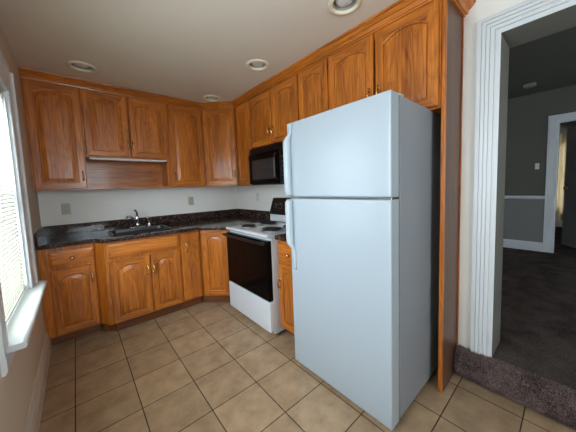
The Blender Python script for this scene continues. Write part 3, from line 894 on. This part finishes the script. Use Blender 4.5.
# ------------------------------------------------------------------ range (local x towards the camera, y to the wall)
RW, RD0 = .757, .0
rg = thing('electric_range', 'white electric coil stove with black oven door and black control panel', 'stove', (1.593, -.4955, 0), ROT_R)
bm = new_bm(); box(bm, .004, RW-.004, .044, .700, .03, .892); obj('body', bm, ENAMEL, rg, bevel=.004)
for x in (.05, RW-.05):
    for y in (.10, .64):
        bm = new_bm(); lathe(bm, [(0, 0), (.018, 0), (.018, .012), (.010, .014), (.010, .03), (0, .03)], 12, (x, y, 0)); obj('leg', bm, BLACK_PLASTIC, rg)
bm = new_bm()   # cooktop with rolled front lip
prof = [(.010, .8925), (.000, .900), (-.002, .912), (.006, .922), (.018, .9245), (.030, .918), (.600, .918), (.612, .924), (.700, .924), (.700, .8925)]
extrude_profile_x(bm, prof, 0, RW); obj('cooktop', bm, ENAMEL, rg, bevel=.003)
def burner(x, y, r):
    bm = new_bm(); lathe(bm, [(r+.012, .9185), (r+.016, .923), (r+.010, .9245), (r-.004, .919), (r*.5, .9188), (0, .9188)], 32, (x, y, 0))
    d = obj('drip_pan', bm, STEEL, rg, smooth=True)
    bm = new_bm(); turns = 3.6 if r > .08 else 2.8; pts = []
    n = int(turns*28)
    for i in range(n+1):
        a = 2*PI*turns*i/n; rr = .018 + (r-.018)*i/n; pts.append((x+rr*math.cos(a), y+rr*math.sin(a), .931))
    tube(bm, pts, .0055, 6); obj('coil', bm, BLACK_MATTE, d, smooth=True)
burner(.175, .185, .075); burner(.555, .205, .098); burner(.190, .430, .098); burner(.560, .440, .075)
bm = new_bm(); prof = [(.640, .9185), (.585, .9185), (.578, .935), (.580, 1.0), (.585, 1.003), (.700, 1.003), (.700, .9245)]
prof = [(.700, .9245), (.592, .9245), (.586, .94), (.588, 1.003), (.700, 1.003)]
extrude_profile_x(bm, prof, .006, RW-.006); bg_ = obj('backguard', bm, ENAMEL, rg, bevel=.003)
bm = new_bm(); prof = [(.588, 1.0035), (.576, 1.008), (.640, 1.188), (.652, 1.198), (.690, 1.198), (.698, 1.19), (.698, 1.0035)]
extrude_profile_x(bm, prof, .002, RW-.002); cpn = obj('control_panel', bm, BLACK_PLASTIC, rg, bevel=.006)
tilt = math.atan2(.064, .180)
def on_panel(x, s, out):  # s metres up the sloping face
    return Vector((x, .576 + math.sin(tilt)*s - math.cos(tilt)*out, 1.008 + math.cos(tilt)*s + math.sin(tilt)*out))
for x, s in ((.085, .10), (.185, .10), (.575, .10), (.675, .10), (.38, .07)):
    bm = new_bm(); a = on_panel(x, s, 0); b = on_panel(x, s, .006); c = on_panel(x, s, .022)
    tube(bm, [a, b], .024, 20); tube(bm, [b, c], [.017, .015], 20)
    kb = obj('knob', bm, BLACK_PLASTIC, cpn)
    bm = new_bm()
    for k in range(9):
        an = -PI*.75 + k*PI*1.5/8
        p = on_panel(x+.033*math.sin(an), s+.033*math.cos(an), .0008)
        box(bm, p.x-.002, p.x+.002, p.y-.0004, p.y+.0004, p.z-.003, p.z+.003)
    obj('dial_marks', bm, PRINT, kb)
bm = new_bm(); p0 = on_panel(.30, .115, .001); p1 = on_panel(.46, .145, .002)
loops(bm, [[tuple(on_panel(x, s, o)) for x, s in ((.31, .112), (.45, .112), (.45, .148), (.31, .148))] for o in (.0, .002)]); obj('clock_display', bm, BLACK_GLASS, cpn)
bm = new_bm()
for k in range(5):
    p = on_panel(.325+k*.026, .158, .0008); box(bm, p.x-.007, p.x+.007, p.y-.0004, p.y+.0004, p.z-.0015, p.z+.0015)
obj('panel_print', bm, PRINT, cpn)
# oven door
bm = new_bm(); loops(bm, [[(x, y, z) for x, z in rounded_rect(.004+i, RW-.004-i, .338+i, .868-i, .008, 3)] for i, y in ((0, .042), (0, .006), (.004, .001), (.006, 0))]); od = obj('oven_door', bm, BLACK_GLASS, rg)
bm = new_bm(); loops(bm, [[(x, y, z) for x, z in rounded_rect(.11+i, RW-.11-i, .44+i, .76-i, .012, 3)] for i, y in ((0, -.0001), (.001, -.0008))]); obj('oven_window', bm, BLACK_GLASS, od)
bm = new_bm()
for x in (.045, RW-.045): box(bm, x-.014, x+.014, -.030, .001, .838, .862)
tube(bm, smooth_path([(.012, -.030, .850), (.03, -.036, .850), (.2, -.040, .850), (RW/2, -.041, .850), (RW-.2, -.040, .850), (RW-.03, -.036, .850), (RW-.012, -.030, .850)], 4), .013, 12)
obj('handle', bm, BLACK_PLASTIC, od, smooth=True)
bm = new_bm(); loops(bm, [[(x, y, z) for x, z in rounded_rect(.004+i, RW-.004-i, .058+i, .328-i, .012, 3)] for i, y in ((0, .042), (0, .008), (.003, .002), (.008, 0))]); obj('storage_drawer', bm, ENAMEL, rg)
# ------------------------------------------------------------------ microwave
mw = thing('microwave', 'black over the range microwave under the oak cabinets', 'microwave', (1.962, -.425, 1.356), ROT_R)
MWW, MWH = .757, .416
pbox('body', (0, MWW, .025, .372, 0, MWH), BLACK_PLASTIC, mw, .004)
bm = new_bm(); loops(bm, [[(x, y, z) for x, z in rounded_rect(i, .565-i, .012+i, .345-i, .008, 3)] for i, y in ((0, .0245), (0, .005), (.004, 0))]); md = obj('door', bm, BLACK_GLASS, mw)
bm = new_bm(); loops(bm, [[(x, y, z) for x, z in rounded_rect(.07+i, .475-i, .06+i, .275-i, .01, 3)] for i, y in ((0, -.0001), (.001, -.001))]); obj('door_window', bm, MW_WINDOW, md)
bm = new_bm(); tube(bm, smooth_path([(.535, 0, .05), (.535, -.028, .07), (.535, -.032, .18), (.535, -.028, .29), (.535, 0, .31)], 4), .009, 10); obj('handle', bm, BLACK_PLASTIC, md, smooth=True)
bm = new_bm(); loops(bm, [[(x, y, z) for x, z in rounded_rect(.569+i, MWW-i, .012+i, .345-i, .008, 3)] for i, y in ((0, .0245), (0, .005), (.004, 0))]); mp_ = obj('control_panel', bm, BLACK_PLASTIC, mw)
pbox('display', (.60, .725, -.0012, 0, .285, .325), BLACK_GLASS, mp_)
bm = new_bm()
for i in range(3):
    for j in range(5): box(bm, .603+i*.043, .635+i*.043, -.0012, 0, .05+j*.045, .078+j*.045)
obj('keypad', bm, MW_WINDOW, mp_, bevel=.0)
bm = new_bm()
for k in range(5): box(bm, .01, MWW-.01, .004, .0245, .352+k*.0125, .360+k*.0125)
obj('vent_grille', bm, BLACK_PLASTIC, mw)

# ------------------------------------------------------------------ refrigerator
FW, FH = .755, 1.757
fr = thing('refrigerator', 'white top freezer refrigerator standing in front of the oak end panel', 'refrigerator', (1.552, -1.604, 0), ROT_R)
pbox('cabinet_body', (.002, FW-.002, .100, .720, .035, FH-.006), FRIDGE_SHADED_SIDE, fr, .006)
pbox('door_gasket', (.012, FW-.012, .083, .0995, .065, FH-.014), GASKET, fr)
SPL = 1.246
def fdoor(name, z0, z1):
    bm = new_bm()
    # gently crowned door with rolled edges
    def R(i, y, r=.006): return [(x, y, z) for x, z in rounded_rect(i, FW-i, z0+i, z1-i, r, 4)]
    loops(bm, [R(.002, .082), R(0, .078), R(0, .007), R(.002, .003), R(.006, .0005), R(.012, 0)])
    o = obj(name, bm, FRIDGE, fr, smooth=True)
    w = o.modifiers.new('wn', 'WEIGHTED_NORMAL'); return o
fd = fdoor('freezer_door', SPL+.006, FH)
rd = fdoor('fresh_food_door', .034, SPL-.006)
def fhandle(parent, z_lo, z_hi, broad_top, tail):
    """broad moulded grip at the door's left edge, narrowing to a flat tail"""
    bm = new_bm(); L = []
    n = 26
    for i in range(n+1):
        t = i/n; z = z_lo + (z_hi-z_lo)*t
        s = t if broad_top else 1-t
        # s = 0 at the tail end, 1 at the broad end
        k = min(1, max(0, (s-tail)/.14)); k = k*k*(3-2*k)
        endcap = min(1, t/.03, (1-t)/.03)
        w = .010 + .011*k; d = (.012 + .034*k)*(.55+.45*endcap)
        cx = .048 - .026*k
        ring = []
        for a in range(14):
            an = 2*PI*a/14; c, q = math.cos(an), math.sin(an)
            c = math.copysign(abs(c)**.6, c); q = math.copysign(abs(q)**.6, q)
            ring.append((cx + w*c, -d/2 + (d/2+.001)*q, z))
        L.append(ring)
    loops(bm, L)
    h = obj('handle', bm, HANDLE_WHITE, parent, smooth=True)
    zb0, zb1 = (z_lo + (tail+.20)*(z_hi-z_lo), z_hi-.03) if broad_top else (z_lo+.03, z_hi - (tail+.20)*(z_hi-z_lo))
    bm = new_bm(); loops(bm, [[(x, y, z) for x, z in rounded_rect(.022-.009+i, .022+.009-i, zb0+i, zb1-i, .008, 4)] for i, y in ((0, -.044), (0, -.0478), (.003, -.0478), (.004, -.0455))])
    obj('grip_inset', bm, HANDLE_WHITE, h)
    return h
fhandle(fd, SPL+.012, FH-.012, False, .10)
fhandle(rd, .735, SPL-.012, True, .26)
bm = new_bm(); loops(bm, [[(x, y, z) for x, y in rounded_rect(FW-.085, FW-.004, .082, .150, .010, 3)] for z in (FH-.005, FH+.004)]); obj("hinge_cap", bm, HANDLE_WHITE, fr)
bm = new_bm(); box(bm, FW-.060, FW-.001, .010, .085, SPL-.007, SPL+.005); obj('centre_hinge', bm, CHROME, fr, bevel=.002)
bm = new_bm(); box(bm, .01, FW-.01, .045, .099, .012, .033)
for k in range(28): box(bm, .03+k*.025, .04+k*.025, .040, .046, .015, .030)
obj('toe_grille', bm, GASKET_DARK, fr)
for x in (.06, FW-.06):
    for y in (.14, .66):
        bm = new_bm(); lathe(bm, [(0, -.012), (.020, -.012), (.020, .012), (0, .012)], 16, (x, y, .0205), 'x'); lathe(bm, [(.0, 0), (.0205, 0), (.0205, .034), (0, .034)], 12, (x, y, .001)); obj('leg', bm, GASKET_DARK, fr)
# ------------------------------------------------------------------ outlets
def outlet(label, loc, rot, m):
    t = thing('wall_outlet', label, 'outlet', loc, rot, 'wall outlets above the counter')
    pbox('plate', (-.036, .036, -.006, 0, -.058, .058), m, t, .003)
    for dz in (-.022, .022):
        bm = new_bm(); loops(bm, [[(x, y, z) for x, z in rounded_rect(-.016, .016, dz-.014, dz+.014, .010, 4)] for y in (-.006, -.0085)])
        r = obj('receptacle', bm, m, t)
        bm = new_bm(); box(bm, -.008, -.006, -.0089, -.0084, dz-.004, dz+.006); box(bm, .006, .008, -.0089, -.0084, dz-.004, dz+.006)
        box(bm, -.002, .002, -.0089, -.0084, dz-.010, dz-.006); obj('slots', bm, SLOT, r)
outlet('ivory wall outlet on the back wall near the window', (.33, YB, 1.175), 0, IVORY)
outlet('ivory wall outlet on the back wall right of the sink', (1.61, YB, 1.178), 0, IVORY)
outlet('white wall outlet above the counter behind the stove corner', (XR, -.02, 1.205), ROT_R, WHITE_PLATE)

# ------------------------------------------------------------------ recessed ceiling lights
LL = ['recessed ceiling light nearest the window wall, above the sink cabinets', 'recessed ceiling light in the middle of the ceiling, in front of the microwave cabinets',
      'small looking recessed ceiling light farthest away, in front of the angled corner cabinet', 'recessed ceiling light nearest the camera, cut by the top of the photo']
for (x, y), lab in zip(LIGHTS, LL):
    t = thing('recessed_light', lab, 'ceiling light', (x, y, ZC), 0, 'recessed ceiling lights')
    bm = new_bm(); lathe(bm, [(LR-.001, .004), (LR-.001, -.004), (LR+.004, -.010), (LR+.012, -.012), (LR+.024, -.009), (LR+.030, -.003), (LR+.030, -.0005), (LR+.022, -.0004)], 40); obj('trim_ring', bm, CREAM_RING, t, smooth=True)
    bm = new_bm(); lathe(bm, [(LR-.001, .004), (LR-.006, .02), (LR-.008, .10), (LR-.02, .13), (0, .135)], 40); obj('baffle', bm, BAFFLE, t, smooth=True)
    bm = new_bm(); lathe(bm, [(0, .002), (.030, .004), (.050, .012), (.056, .022), (.052, .04), (.030, .09), (.016, .12), (0, .125)], 32); obj('bulb', bm, BULB, t, smooth=True)
